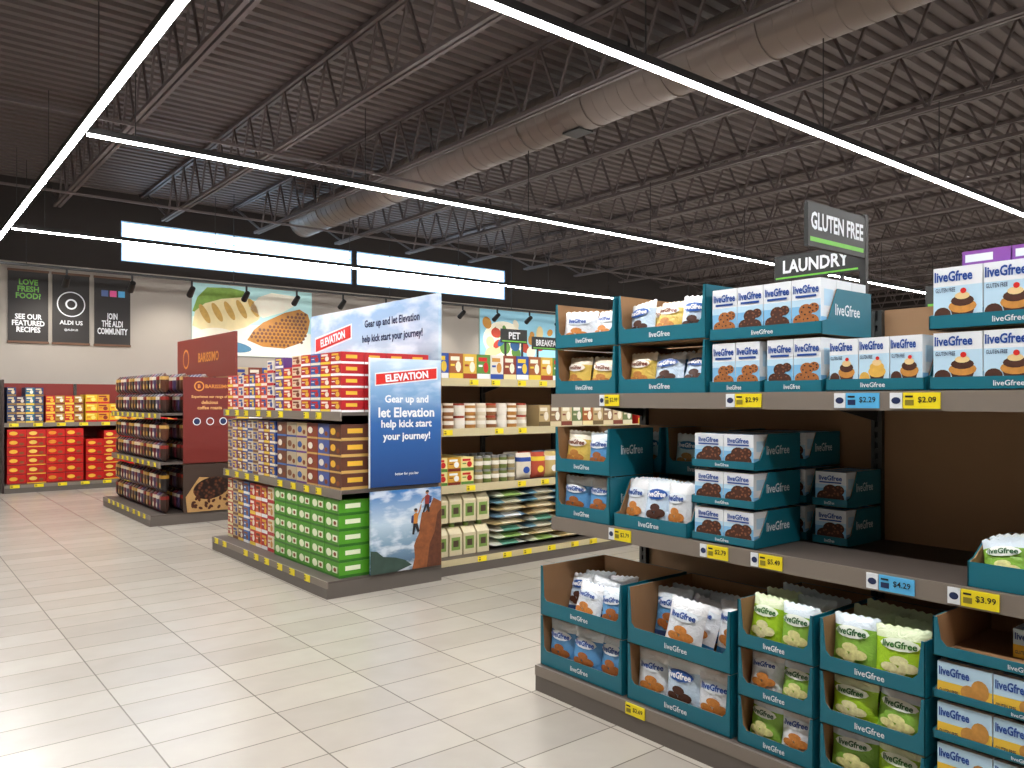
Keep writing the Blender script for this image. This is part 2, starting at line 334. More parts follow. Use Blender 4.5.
def bag(mb,x,y,z,w,h,t,sty,rz=0,tilt=.15,ry=0):
    o=mb.M; T=Matrix.Translation((x,y+h/2*math.sin(tilt)*.9,z+h/2*math.cos(tilt)))@Matrix.Rotation(rz,4,'Z')@Matrix.Rotation(-tilt,4,'X')@Matrix.Rotation(ry,4,'Y')
    mb.M=T if o is None else o@T
    f=Tfn(w,h,t); nu,nv=12,14
    b,u,l=[mat(c,.22,foil=.5) for c in BSTY[sty][:3]]; lg,tx=[mat(c,.3) for c in BSTY[sty][4:]]
    ph=R()*6
    for sgn in(-1,1):
        vs=[]
        for j in range(nv+1):
            for i in range(nu+1):
                X=-w/2+w*i/nu; Z=-h/2+h*j/nv; q=f(X,Z); q*=1+.11*math.sin(ph+2.1*i+j*1.5)
                sx=1-.07*math.sin(math.pi*j/nv); cz=0 if 0<j<nv else (.004 if i%2 else -.003)
                vs.append((X*sx,sgn*q,Z+cz))
        for lo,hi,mt in((0,2,l),(2,11,b),(11,nv,u)):
            fs=[]
            for j in range(lo,hi):
                for i in range(nu):
                    q=(j*(nu+1)+i,j*(nu+1)+i+1,(j+1)*(nu+1)+i+1,(j+1)*(nu+1)+i)
                    fs.append(q if sgn<0 else q[::-1])
            mb.add(vs,fs,mt,True)
    g=lambda X,Z:f(X,Z)*1.11
    def ddisc(cx,cz,rx,rz_,mt,off):
        vs=[(cx,-g(cx,cz)-off,cz)]
        for k in(.5,1):
            for i in range(12):
                a=2*math.pi*i/12; X,Z=cx+rx*k*math.cos(a),cz+rz_*k*math.sin(a); vs.append((X,-g(X,Z)-off,Z))
        fs=[(0,1+(i+1)%12,1+i)[::-1] for i in range(12)]+[(1+i,1+(i+1)%12,13+(i+1)%12,13+i)[::-1] for i in range(12)]
        mb.add(vs,fs,mt,True)
    pm=mat(BSTY[sty][3],.6,noise=.5,nscale=70)
    ddisc(-w*.18,-h*.2,w*.16,h*.08,pm,.002); ddisc(w*.17,-h*.18,w*.17,h*.09,pm,.003); ddisc(0,-h*.07,w*.17,h*.08,pm,.004); ddisc(-w*.02,-h*.26,w*.15,h*.07,pm,.0035)
    ddisc(0,h*.2,w*.36,h*.11,lg,.003)
    mb.text('liveGfree',0,h*.2,h*.12,0,tx,w=w*.62,fn=g,bold=.03)
    mb.M=o
def tray_bags(fr,lx,ly,z,w,d,h,nb,sty,rows=3,lip=None,bh=None,name='display_tray_of_snack_bags',messy=.12,txt=True,wings=True,jumble=.0,skipfront=(),k=1.0):
    mb=MB(); lip=lip or h*.3; tray_shell(mb,w,d,h,lip,txt,wings=wings); bw=(w-.03)/nb; bh=bh or h*.86
    for r in range(rows):
        for i in range(nb):
            if r==0 and (R()<messy or i in skipfront): continue
            if r==1 and R()<messy*.5: continue
            s=sty if isinstance(sty,str) else random.choice(sty)
            tl=.06+R()*.12+jumble*R()*.8
            bx=.015+bw*(i+.5); bx=min(max(bx,bw*k*.5+.012),w-bw*k*.5-.012)
            bag(mb,bx,(.052 if i%2 else .062)+r*(d-.2)/max(1,rows-1)*.8,.008,bw*k,bh*(.94+R()*.06),min(.072,bw*.45),s,(R()-.5)*(.22+jumble*.6),tl,(R()-.5)*(.08+jumble*.5))
    return mb.build(name,fr,lx,ly,z)
def tray_boxes(fr,lx,ly,z,w,d,h,nb,st,lip=None,gap=0.0,name='display_tray_of_cookie_boxes',nd=3):
    mb=MB(); lip=lip or h*.22; tray_shell(mb,w,d,h*.8 if gap==0 else h*.96,lip,True,cut=.3); bw=(w-.02)/nb; bd=(d-.03)/nd
    for k in range(nd):
        for i in range(nb):
            s=st if isinstance(st,str) else st[i%len(st)]
            gbox(mb,.01+bw*i,.010+bd*k,.005,bw,bd-.003,h-.012,s,front=(k==0))
    return mb.build(name,fr,lx,ly,z)

# ---- right gondola
RG=(2.84,3.31,1); L=4.1; D=.88
mb=MB(); up=(.0+.05,1.5,2.42,3.3)
shelving(mb,L,D,(.945,1.63),2.02,upr=up)
mb.M=Matrix.Translation((L,2*D,0))@Matrix.Rotation(math.pi,4,'Z'); shelving(mb,L,D,(.945,1.63),2.02,upr=(.8,1.8,2.8)); mb.M=None
for x,m,w,t in((.42,YEL,.10,'$2.99'),(1.22,YEL,.13,'$2.99'),(1.73,TBLUE,.13,'$2.29'),(1.95,YEL,.13,'$2.09')):
    tag(mb,x,1.598,w,.058,m,y=.118,txt=t)
for x,m,w,t in((.49,YEL,.11,'$2.79'),(1.07,YEL,.11,'$2.79'),(1.34,YEL,.11,'$5.49'),(1.86,TBLUE,.13,'$4.29'),(2.15,YEL,.12,'$3.99')):
    tag(mb,x,.912,w,.058,m,y=.118,txt=t)
tag(mb,.68,.112,.12,.055,YEL,y=-.004,txt='$2.69',white=False); 
mb.build('gondola_shelving',RG)
sb=.14
# top
for z in(1.63,1.885):
    tray_bags(RG,.01,sb,z,.46,.42,.25,2,['tan','teal','snow'],3,messy=.2,jumble=.4,bh=.20,k=1.05)
    tray_bags(RG,.49,sb,z,.55,.42,.25,3,['tan','blue','choc'],3,messy=.05,jumble=.3,bh=.21,k=1.08)
tray_boxes(RG,1.06,sb,1.63,.27,.4,.235,2,['cookie','cookie'],name='display_tray_of_cookie_boxes')
tray_boxes(RG,1.345,sb,1.63,.27,.4,.235,2,['choc','cookie'])
tray_boxes(RG,1.06,sb,1.868,.555,.4,.24,4,['cookie','choc','choc','cookie'])
tray_boxes(RG,1.63,sb,1.635,.385,.4,.215,3,['cupcake','cake','cupcake'],name='display_tray_of_cake_mix_boxes')
tray_boxes(RG,2.03,sb,1.635,.52,.4,.215,3,['cupcake'],name='display_tray_of_cake_mix_boxes')
tray_boxes(RG,2.03,sb,1.853,.52,.4,.23,3,['cupcake'],name='display_tray_of_cake_mix_boxes')
mb=MB()
for k in range(3):
    mb.box(.16*k,0,0,.16*k+.155,.12,.055,mat('#8a4fa0',.4)); mb.rect(.16*k+.01,.015,.16*k+.1,.042,-.001,WHITE)
mb.build('snack_cartons',RG,2.12,.2,2.076)
# mid
tray_bags(RG,.01,sb,.945,.42,.34,.25,2,'blue',2,messy=0,k=1.05,bh=.235); tray_bags(RG,.01,sb,1.2,.42,.34,.25,2,['blue','tan'],2,messy=0,k=1.05,bh=.225)
tray_bags(RG,.46,sb,.945,.47,.34,.235,3,['blue','snow','choc'],3,messy=0,bh=.25,jumble=.15,k=1.12,wings=False)
for i in range(3): tray_boxes(RG,.96,sb,.95+.17*i,.34,.36,.165,2,['choc'],gap=1,name='display_tray_of_brownie_boxes')
for i in range(3): tray_boxes(RG,.98,.52,.95+.17*i,.34,.3,.165,2,['choc'],gap=1,name='display_tray_of_brownie_boxes')
for i in range(2): tray_boxes(RG,1.36,.5,.95+.17*i,.17,.3,.165,1,['choc'],gap=1,name='display_tray_of_brownie_boxes')
for i in range(2): tray_bags(RG,.05,.5,.945+.255*i,.42,.3,.25,2,'teal',1,messy=0); tray_bags(RG,.5,.5,.945+.255*i,.42,.3,.25,2,'teal',1,messy=0)
tray_bags(RG,2.16,sb,.945,.5,.4,.15,3,['green','snow','teal'],3,lip=.09,bh=.17,messy=0,jumble=.6,wings=False)
# bottom
tray_bags(RG,.01,.03,.14,.61,.5,.27,3,'blue',3,messy=0,bh=.255,k=1.08); tray_bags(RG,.01,.03,.415,.61,.5,.27,3,['blue','choc','snow'],3,messy=.2,jumble=.4,skipfront=(0,),bh=.22,k=1.08)
tray_bags(RG,.655,.03,.14,.60,.5,.27,3,['snow','choc'],3,messy=0,bh=.255,k=1.1); tray_bags(RG,.655,.03,.415,.60,.5,.27,3,['blue','choc','snow'],3,messy=.1,jumble=.35,skipfront=(0,),bh=.25,k=1.1)
for i,z in enumerate((.14,.345,.55)):
    tray_bags(RG,1.29,.03,z,.35,.5,.2,2,['lime','snow','green'] if i<2 else ['lime','green'],3,messy=0,bh=.192 if i<2 else .22,jumble=.1,k=1.05)
    tray_bags(RG,1.665,.03,z,.40,.5,.2,2,['green','blue','lime'] if i<2 else ['lime','green'],3,messy=0,bh=.192 if i<2 else .22,jumble=.1,k=1.05)
for i in range(4):
    tray_boxes(RG,2.09,.03,.14+.142*i,.55,.5,.138,3,['cracker'],gap=1,name='display_tray_of_cracker_boxes')
mb=MB(); tray_shell(mb,.55,.5,.135,.04,True,wings=True)
for k in range(3):
    for i in (1,2):
        if (k,i)!=(0,1): gbox(mb,.012+.175*i,.03+.15*k,.005,.175,.14,.1,'cracker')
mb.build('display_tray_of_cracker_boxes',RG,2.09,.03,.712)

# signs on gondola
mb=MB(); mb.box(0,0,0,.5,.02,.19,SIGN); mb.rect(.015,.022,.485,.042,-.001,SGREEN); mb.text('GLUTEN FREE',.25,.115,.08,-.002,WHITE,w=.46,bold=.03)
mb.box(.505,0,-.26,.535,.03,.21,DARK); mb.box(0,.005,.19,.53,.015,.2,DARK); mb.build('aisle_sign',(3.19,1.88,0),0,0,2.28)
mb=MB(); mb.box(0,0,0,.54,.02,.15,SIGN); mb.text('LAUNDRY',.27,.08,.08,-.002,WHITE,w=.42,bold=.03); mb.rect(.01,.01,.53,.02,-.001,SGREEN)
mb.box(.1,.005,-.69,.12,.02,0,DARK);mb.box(.42,.005,-.69,.44,.02,0,DARK); mb.build('aisle_sign',(4.3,2.76,1),0,0,2.325)
RG2=(6.6,4.6,1)
mb=MB(); shelving(mb,5,.6,(.75,1.2,1.6),2.0); mb.M=Matrix.Translation((5,1.2,0))@Matrix.Rotation(math.pi,4,'Z'); shelving(mb,5,.6,(.75,1.2,1.6),2.0); mb.build('gondola_shelving',RG2)
mb=MB(); mb.box(0,0,0,.6,.02,.2,SIGN); mb.text('PAPER',.3,.11,.1,-.002,WHITE,w=.5,bold=.03); mb.rect(.02,.02,.58,.04,-.001,SGREEN)
mb.box(.1,.005,-.4,.12,.02,0,DARK);mb.box(.48,.005,-.4,.5,.02,0,DARK); mb.build('aisle_sign',(7.195,3.12,1),0,0,2.4)

# ------------------------------------------------------------ generic cartons
def cartons(name,fr,lx,ly,z,W,Dp,H,cols,rows,nd,pal,ragged=0,style=0):
    mb=MB(); bw,bd,bh=W/cols,Dp/nd,H/rows; g=.003
    for i in range(cols):
        p=pal[i%len(pal)]; base,acc,lb=[mat(c,.4) for c in p]
        top=rows-(1 if R()<ragged else 0)
        for k in range(nd):
            for j in range(top):
                x0,x1,y0,y1,z0,z1=i*bw+g,(i+1)*bw-g,k*bd+g,(k+1)*bd-g,j*bh,(j+1)*bh-.002
                mb.box(x0,y0,z0,x1,y1,z1,base)
                w,h=x1-x0,z1-z0
                if k==0:
                    f=y0-.001
                    if style==1:
                        mb.rect(x0,z0,x1,z0+h*.13,f,acc)
                        mb.disc(x0+w*.3,z0+h*.52,w*.19,f-.001,lb,rz=h*.26,n=12); mb.rect(x0+w*.56,z0+h*.3,x0+w*.9,z0+h*.72,f-.001,lb)
                        mb.disc(x0+w*.73,z0+h*.5,w*.1,f-.0015,mat('#8a4a20',.5),rz=h*.14,n=10)
                    elif style==2:
                        mb.rect(x0,z0,x1,z0+h*.12,f,acc); mb.disc(x0+w*.32,z0+h*.55,w*.22,f-.001,lb,rz=h*.22,n=12); mb.disc(x0+w*.74,z0+h*.38,w*.14,f-.001,mat('#8a4a20',.5),rz=h*.16,n=10)
                    else:
                        mb.rect(x0,z0,x1,z0+h*.22,f,acc); mb.disc(x0+w*.66,z0+h*.48,w*.2,f-.001,lb,rz=h*.22,n=10)
                        mb.rect(x0+w*.1,z0+h*.72,x0+w*.75,z0+h*.88,f-.001,lb); mb.rect(x0+w*.1,z0+h*.5,x0+w*.4,z0+h*.58,f-.001,acc)
                if i==cols-1:
                    X=x1+.001; d=y1-y0
                    mb.rside(y0,z0,y1,z0+h*.18,X,acc); mb.rside(y0+d*.2,z0+h*.45,y0+d*.7,z0+h*.75,X+.0005,lb)
    return mb.build(name,fr,lx,ly,z)
def jars(name,fr,lx,ly,z,W,Dp,n,nd,h,cols,caps,rows=1):
    mb=MB(); r=W/n/2*.92
    for i in range(n):
        for k in range(nd):
            for q in range(rows):
                x,y=W/n*(i+.5),r+.01+k*(Dp-2*r)/max(1,nd-1) if nd>1 else r+.01
                c=mat(cols[i%len(cols)],.35); zz=q*h
                mb.cyl((x,y,zz),(x,y,zz+h*.82),r,c,12); mb.cyl((x,y,zz+h*.82),(x,y,zz+h*.99),r*.9,mat(caps[i%len(caps)],.4),12)
                mb.cyl((x,y,zz+h*.3),(x,y,zz+h*.6),r*1.01,mat('#e8e2d4',.4),12)
    return mb.build(name,fr,lx,ly,z)
def pouches(name,fr,lx,ly,z,W,n,nd,h,t,cols,rows=1,dstep=.12):
    mb=MB(); w=W/n
    for i in range(n):
        for k in range(nd):
            for q in range(rows):
                c=cols[(i+q)%len(cols)] if R()<.85 else random.choice(cols)
                base,acc=mat(c[0],.35),mat(c[1],.4)
                x,y,zz=w*(i+.5),t/2+.01+k*dstep,q*h
                f=lambda X,Z:t/2*max(0,1-abs(2*X/(w*.96))**6)**.6*max(0,1-abs(2*Z/(h*.97))**7)**.6
                nu,nv=6,6
                mb.M=Matrix.Translation((x,y,zz+h/2))@Matrix.Rotation((R()-.5)*.1,4,'Z')
                for sgn in(-1,1):
                    vs=[(-w*.48+w*.96*a/nu,sgn*f(-w*.48+w*.96*a/nu,-h*.485+h*.97*b/nv),-h*.485+h*.97*b/nv) for b in range(nv+1) for a in range(nu+1)]
                    for lo,hi,mt in((0,4,base),(4,5,acc),(5,6,base)):
                        fs=[]
                        for b in range(lo,hi):
                            for a in range(nu):
                                qd=(b*7+a,b*7+a+1,b*7+a+8,b*7+a+7); fs.append(qd if sgn<0 else qd[::-1])
                        mb.add(vs,fs,mt,True)
                if k==0: mb.disc(0,-h*.15,w*.22,-t/2-.003,acc,rz=h*.13,n=10)
                mb.M=None
    return mb.build(name,fr,lx,ly,z)

# ---- endcap 1 (snack bars)
E1=(2.82,8.6,1); L1=2.75
def endcap(fr,L,levels,hx):
    mb=MB(); shelving(mb,L,1.1,levels,1.93,upr=(.92,1.83))
    n=int(L/.28)
    for zz,yy in [(z-.033,.118) for z in levels]+[(.113,-.004)]:
        for i in range(n):
            if R()<.85: tag(mb,.06+i*.28+R()*.05,zz,.1,.055,YEL,y=yy,txt=None,white=False)
    mb.build('endcap_shelving',fr)
endcap(E1,L1,(.86,1.50),0)
BARS=[('#c8b48a','#7a4a2a','#2a3f8a'),('#7c3a2a','#e8c33a','#e8e2d0'),('#2b4c9b','#e8e2d0','#d9a53a'),('#6a3b86','#d8d0c0','#e8c33a'),('#b5482a','#e8d9a0','#fff2d0'),('#3c6fb5','#f0f0f0','#8a4a20')]
REDS=[('#c3201c','#f0d040','#f3e6d8'),('#b81c24','#f2f2f2','#e8b53a')]
GREENS=[('#4f9a22','#2d6e1c','#e8f0d0')]
cartons('snack_bar_cartons',E1,.04,.15,.14,.62,.85,.62,4,5,3,[BARS[4],BARS[0],BARS[1],BARS[5]])
cartons('cracker_cartons',E1,.68,.15,.14,.62,.85,.62,4,4,3,[REDS[0],('#e0622a','#f3e6d8','#7a2a1a'),REDS[1],('#e8ddc4','#b81c24','#c98f3e')])
cartons('granola_bar_cartons',E1,1.36,.13,.14,1.34,.85,.64,5,5,3,GREENS,style=1)
cartons('snack_bar_cartons',E1,.04,.15,.86,1.3,.85,.54,9,5,3,[BARS[0],BARS[3],BARS[1],BARS[2],('#d9d3c4','#2b4c9b','#7a4a2a')])
cartons('snack_bar_cartons',E1,1.38,.15,.86,1.32,.85,.54,6,4,3,[('#6a3c2a','#3c6fb5','#e8e2d0'),('#b7a98c','#2b4c9b','#7a4a2a'),('#c8b48a','#6a3b86','#3a5a9a'),('#8a3a28','#c9a25a','#e8e2d0'),('#4a5a9a','#c9a25a','#e8e2d0'),('#5f3628','#c9a25a','#e8b53a')],style=2)
cartons('fruit_snack_cartons',E1,.04,.15,1.50,1.25,.85,.48,8,4,3,[REDS[0],('#d8542a','#f3e6d8','#2b4c9b'),('#e6dcc6','#c3201c','#2b4c9b'),REDS[1],('#2b4c9b','#f0f0f0','#e8c33a')],ragged=.4)
cartons('fruit_snack_cartons',E1,1.33,.15,1.50,1.37,.85,.5,7,5,4,[('#5a3a86','#f0f0f0','#e8c33a'),REDS[0],('#e6d3b4','#c3201c','#7a3a1a'),REDS[1],('#2b5ca8','#e8e2d0','#c3201c'),REDS[0],('#b81c24','#f2f2f2','#e8b53a')],ragged=.3)

SKY=mat_clouds('sky_print',0,1.08,[(0,'#193f7a'),(.5,'#2d62a4'),(.75,'#7fa8d0'),(1,'#bdd4e6')],3,.6,top=True)
mb=MB(); mb.box(0,0,0,.70,.018,1.08,SKY); mb.box(-.008,.003,-.005,0,.02,1.085,WHITE)
c=.35
mb.add([(c-.31,-.003,.845),(c+.31,-.003,.91),(c+.31,-.003,1.02),(c-.31,-.003,.955)],[(0,1,2,3)],WHITE)
mb.add([(c-.30,-.005,.857),(c+.30,-.005,.92),(c+.30,-.005,1.008),(c-.30,-.005,.945)],[(0,1,2,3)],RED)
mb.text('ELEVATION',c,.932,.065,-.007,WHITE,w=.54,rot=.105,bold=.04)
for i,t in enumerate(('Gear up and','let Elevation','help kick start','your journey!')): mb.text(t,c,.73-.105*i,.085,-.004,WHITE,w=.64,bold=.03)
mb.text('better for you bar',c,.1,.03,-.004,WHITE)
mb.build('promotional_sign_panel',(3.2,5.828,0),0,0,.87)
SKY2=mat_clouds('mountain_sky_print',0,.68,[(0,'#2f4c68'),(.35,'#7a9ab4'),(.6,'#b8cede'),(1,'#3a78ba')],5,.7)
ROCK=mat('#8a4e26',.7,noise=.6,nscale=20); SIL=mat('#1d1a20',.6)
mb=MB(); mb.box(0,0,0,.70,.018,.69,SKY2)
mb.poly([(.0,.0),(.25,.0),(.4,.04),(.33,.09),(.24,.12),(.12,.14),(.06,.19),(0,.2)],-.002,mat('#33493f',.7,noise=.4,nscale=12))
mb.poly([(.40,.0),(.7,.0),(.7,.56),(.62,.60),(.58,.52),(.53,.48),(.5,.48),(.48,.38),(.47,.3),(.44,.25),(.42,.2),(.43,.1)],-.003,ROCK)
mb.poly([(.55,.0),(.7,.0),(.7,.5),(.66,.46),(.63,.3),(.58,.2)],-.0035,mat('#5c3018',.7,noise=.6,nscale=26))
# hikers printed on the picture: legs, torso, arms, backpack, head
SKIN=mat('#b07850',.6); SHIRT=mat('#8a2f2a',.6); PACK=mat('#2a3a6a',.6)
mb.poly([(.505,.48),(.525,.478),(.545,.53),(.56,.478),(.58,.48),(.572,.56),(.535,.56)],-.005,SIL)
mb.poly([(.53,.55),(.575,.55),(.58,.62),(.555,.635),(.53,.62)],-.0055,SHIRT); mb.poly([(.57,.55),(.595,.56),(.598,.615),(.578,.62)],-.006,PACK)
mb.poly([(.53,.605),(.54,.62),(.505,.60),(.485,.565),(.492,.56),(.512,.585)],-.006,SKIN); mb.disc(.552,.652,.017,-.006,SKIN); mb.disc(.555,.66,.017,-.0065,SIL,rz=.011)
mb.poly([(.40,.30),(.42,.295),(.432,.36),(.455,.31),(.475,.32),(.452,.40),(.415,.40)],-.006,SIL)
mb.poly([(.412,.39),(.452,.39),(.462,.47),(.44,.485),(.415,.47)],-.0065,mat('#c07a2a',.6)); mb.poly([(.388,.40),(.412,.395),(.416,.465),(.395,.46)],-.007,PACK)
mb.poly([(.455,.47),(.462,.455),(.485,.50),(.495,.55),(.486,.553),(.472,.51)],-.007,SKIN); mb.disc(.437,.503,.017,-.007,SKIN); mb.disc(.434,.511,.017,-.0075,SIL,rz=.011)
mb.build('promotional_picture_panel',(3.2,5.828,0),0,0,.145)
SKY3=mat_clouds('cloud_header_print',0,.62,[(0,'#6f8ca6'),(.25,'#b4c6d6'),(.5,'#a6c0d8'),(1,'#86aed6')],1.6,.7)
mb=MB(); mb.box(0,0,0,2.63,.03,.62,SKY3)
mb.add([(.12,-.003,.19),(1.0,-.003,.31),(1.0,-.003,.47),(.12,-.003,.37)],[(0,1,2,3)],WHITE)
mb.add([(.14,-.005,.21),(.98,-.005,.325),(.98,-.005,.455),(.14,-.005,.35)],[(0,1,2,3)],RED)
mb.text('ELEVATION',.56,.335,.09,-.007,WHITE,w=.72,rot=.13,bold=.04)
mb.text('Gear up and let Elevation',1.8,.43,.10,-.003,NAVY,w=1.4,bold=.03); mb.text('help kick start your journey!',1.8,.28,.10,-.003,NAVY,w=1.4,bold=.03)
mb.build('header_sign_board',(3.89,8.48,1),0,0,1.93)

# ---- endcap 2 (coffee)
E2=(2.70,13.2,1); L2=2.6; endcap(E2,L2,(.80,1.43),0)
COF=[('#3a2620','#8a2a22'),('#5a3526','#c9a25a'),('#231c1c','#b5892f'),('#6b2430','#e0d0b0'),('#4a3a5a','#d8d0c0')]
for z,h,rw in((.14,.27,2),(.80,.26,2),(1.43,.26,2)):
    pouches('coffee_bags',E2,.04,.15,z,2.5,16,3,h,.1,COF,rows=rw,dstep=.25)
MAR=mat('#6e1f17',.5); MAR2=mat('#7d2a1e',.45); OR=mat('#d98a3a',.5)
mb=MB(); mb.box(0,0,0,.67,.018,1.12,MAR); mb.disc(.2,1.0,.065,-.002,OR,n=24); mb.disc(.2,1.0,.05,-.003,MAR,n=24); mb.text('B',.2,1.0,.05,-.004,OR,bold=.03)
mb.text('BARISSIMO',.44,1.0,.05,-.002,OR,w=.34,bold=.02)
for i,t in enumerate(('Experience our range of','delicious','coffee roasts')): mb.text(t,.335,.86-.07*i,.045,-.002,mat('#e8b070',.5),w=.5,bold=.02)
for i in range(3):
    mb.disc(.17+.17*i,.54,.05,-.002,WHITE,n=18); mb.disc(.17+.17*i,.54,.04,-.003,MAR2 if i%2 else NAVY,n=18)
mb.build('promotional_sign_panel',(3.1,10.578,0),0,0,.78)
mb=MB(); mb.box(0,0,0,.67,.018,.62,mat('#3a2a20',.6)); mb.poly([(.05,.0),(.62,0),(.66,.25),(.5,.42),(.2,.45),(.03,.2)],-.002,mat('#b08a55',.8,noise=.2,nscale=40))
mb.disc(.36,.3,.24,-.003,mat_voronoi('coffee_beans_print','#6a3c22','#1c0d08',24),rz=.14,n=24,rot=.2)
for i in range(26):
    x,z=.1+R()*.5,.03+R()*.17; mb.disc(x,z,.028,-.004-i*.0001,mat('#4a2616',.4),rz=.018,rot=R()*3,n=10)
mb.build('promotional_picture_panel',(3.1,10.578,0),0,0,.145)
mb=MB(); mb.box(0,0,0,2.6,.03,.6,MAR2); mb.disc(.45,.3,.15,-.002,OR,n=24); mb.disc(.45,.3,.12,-.003,MAR2,n=24); mb.text('BARISSIMO',1.5,.3,.14,-.003,OR,w=1.5,bold=.02)
mb.build('header_sign_board',(3.78,13.2,1),0,0,1.93)

# ---- aisle gondolas running along X
CREAM=mat('#c6b992',.5)
def xgondola(x0,y0,Lg):
    mb=MB(); Dg=.75; lv=(.80,1.33,1.80); shelving(mb,Lg,Dg,lv,1.95,upr=(1,2,3,4,5),strip_m=CREAM)
    for zz,yy in [(z-.033,.118) for z in lv]+[(.113,-.004)]:
        for i in range(int(Lg/.3)):
            if R()<.8: tag(mb,.06+i*.3+R()*.06,zz,.1,.05,YEL,y=yy,white=False)
    mb.M=Matrix.Translation((Lg,2*Dg,0))@Matrix.Rotation(math.pi,4,'Z'); shelving(mb,Lg,Dg,lv,1.95)
    mb.build('gondola_shelving',(x0,y0,0))
xgondola(3.98,5.95,6.5); G=(3.98,5.95,0)
TONE=[('#b9a070','#6c5a3a','#e6dcc6'),('#8a6a4a','#d8c8a0','#e8e2d0'),('#c9b48a','#7a3a2a','#f0e8d0'),('#6a7a4a','#d8d0b0','#e8e2d0'),('#a05a2a','#e8d9a0','#f0e8d0')]
cartons('cereal_cartons',G,.03,.15,1.80,2.6,.5,.24,16,1,1,[('#2b4c9b','#f0f0f0','#e8c33a'),('#a05a2a','#f0d040','#f0e8d0'),('#d8b040','#a03a1c','#f0e8d0'),('#5a8a3a','#f0f0f0','#c3201c'),('#e6e0d0','#2b4c9b','#c98f3e'),('#8a3a24','#e8d9a0','#f0e8d0')],ragged=0)
jars('nut_butter_jars',G,.03,.15,1.33,1.15,.45,9,2,.12,['#d8ccb0','#8a5a34','#e6dfd0','#b07a3a'],['#e8e2d0','#e6dcc6','#a8402a'],rows=2)
cartons('baking_mix_cartons',G,1.3,.15,1.33,1.4,.5,.22,9,1,1,TONE)
cartons('snack_packs',G,.03,.15,.80,.45,.5,.26,3,2,1,[('#e6d890','#5a8a3a','#c3201c'),('#d9a53a','#7a2a1a','#f0f0f0')])
jars('canned_goods',G,.52,.15,.80,.5,.45,5,2,.13,['#9a8a60','#6c7a3a'],['#8a8a88'],rows=2)
pouches('snack_pouches',G,1.05,.15,.80,1.7,9,2,.27,.12,[('#e6dcc6','#2b4c9b'),('#b8503a','#f0d040'),('#c9b070','#f0f0f0'),('#8ab0d0','#2b4c9b')],dstep=.2)
def jugs(name,fr,lx,ly,z,n,nd,rows):
    mb=MB(); W=mat('#d9cda8',.35); C=mat('#6a8a3a',.4)
    for i in range(n):
        for k in range(nd):
            for q in range(rows):
                x,y,zz=i*.16,k*.2,q*.31
                mb.prism([(y,zz),(y+.15,zz),(y+.15,zz+.2),(y+.1,zz+.26),(y+.05,zz+.26),(y,zz+.2)],x,x+.14,W)
                mb.cyl((x+.07,y+.075,zz+.26),(x+.07,y+.075,zz+.305),.028,C,10); mb.rect(x+.02,zz+.05,x+.12,zz+.17,y-.001,mat('#7a9a4a',.4)); mb.rect(x+.04,zz+.08,x+.1,zz+.14,y-.002,mat('#4a3a2a',.4))
    return mb.build(name,fr,lx,ly,z)
jugs('drink_jugs',G,.04,.15,.14,4,2,2)
def sacks(name,fr,lx,ly,z,n,rows,cols,w=.42,d=.5,t=.085):
    mb=MB()
    for i in range(n):
        for q in range(rows):
            c=random.choice(cols); nu,nv=8,6; x0=i*(w+.02)+(R()-.5)*.05; f=Tfn(w,d,t)
            for sgn in(-1,1):
                vs=[(x0+w*a/nu, d*b/nv, q*t*.8+t/2+sgn*f(-w/2+w*a/nu,-d/2+d*b/nv)) for b in range(nv+1) for a in range(nu+1)]
                for lo,hi,mt in((0,2,mat(c[1],.35)),(2,6,mat(c[0],.35)),(6,nu,mat(c[1],.35))):
                    fs=[]
                    for b in range(nv):
                        for a in range(lo,hi):
                            qd=(b*9+a,b*9+a+1,b*9+a+10,b*9+a+9); fs.append(qd if sgn>0 else qd[::-1])
                    mb.add(vs,fs,mt,True)
    return mb.build(name,fr,lx,ly,z)
sacks('pet_food_sacks',G,.72,.12,.142,5,8,[('#dfe3e6','#6f93b0'),('#8aa85a','#dfe3c8'),('#d6c8a6','#b8a070'),('#5f9a86','#d8d8cc'),('#c8c0a8','#6a94a8'),('#e0ddd0','#c9c4b4')])
for i in range(3):
    cartons('cereal_cartons',G,2.8+i*1.2,.15,(.80),1.1,.5,.4,6,2,1,BARS)
    cartons('cereal_cartons',G,2.8+i*1.2,.15,1.80,1.1,.5,.26,6,1,1,BARS); cartons('cereal_cartons',G,2.8+i*1.2,.15,1.33,1.1,.5,.3,6,1,1,REDS+BARS)
xgondola(3.86,10.8,6.5)
for x in(0,1.3,2.6,3.9): cartons('pantry_cartons',(3.86,10.8,0),x+.03,.15,1.80,1.2,.5,.26,6,1,1,BARS); cartons('pantry_cartons',(3.86,10.8,0),x+.03,.15,1.33,1.2,.5,.3,6,1,1,REDS+BARS)
for t,x,y,z,w in(('PET',5.25,6.68,2.22,.36),('BREAKFAST',6.05,7.1,2.2,.5)):
    mb=MB(); mb.box(0,0,0,w,.02,.15,SIGN); mb.text(t,w/2,.08,.075,-.002,WHITE,w=w*.8,bold=.03); mb.rect(.01,.01,w-.01,.025,-.001,SGREEN)
    mb.box(w*.15,.004,-.265,w*.15+.02,.018,0,DARK); mb.box(w*.8,.004,-.265,w*.8+.02,.018,0,DARK); mb.build('aisle_sign',(x,y,0),0,0,z)

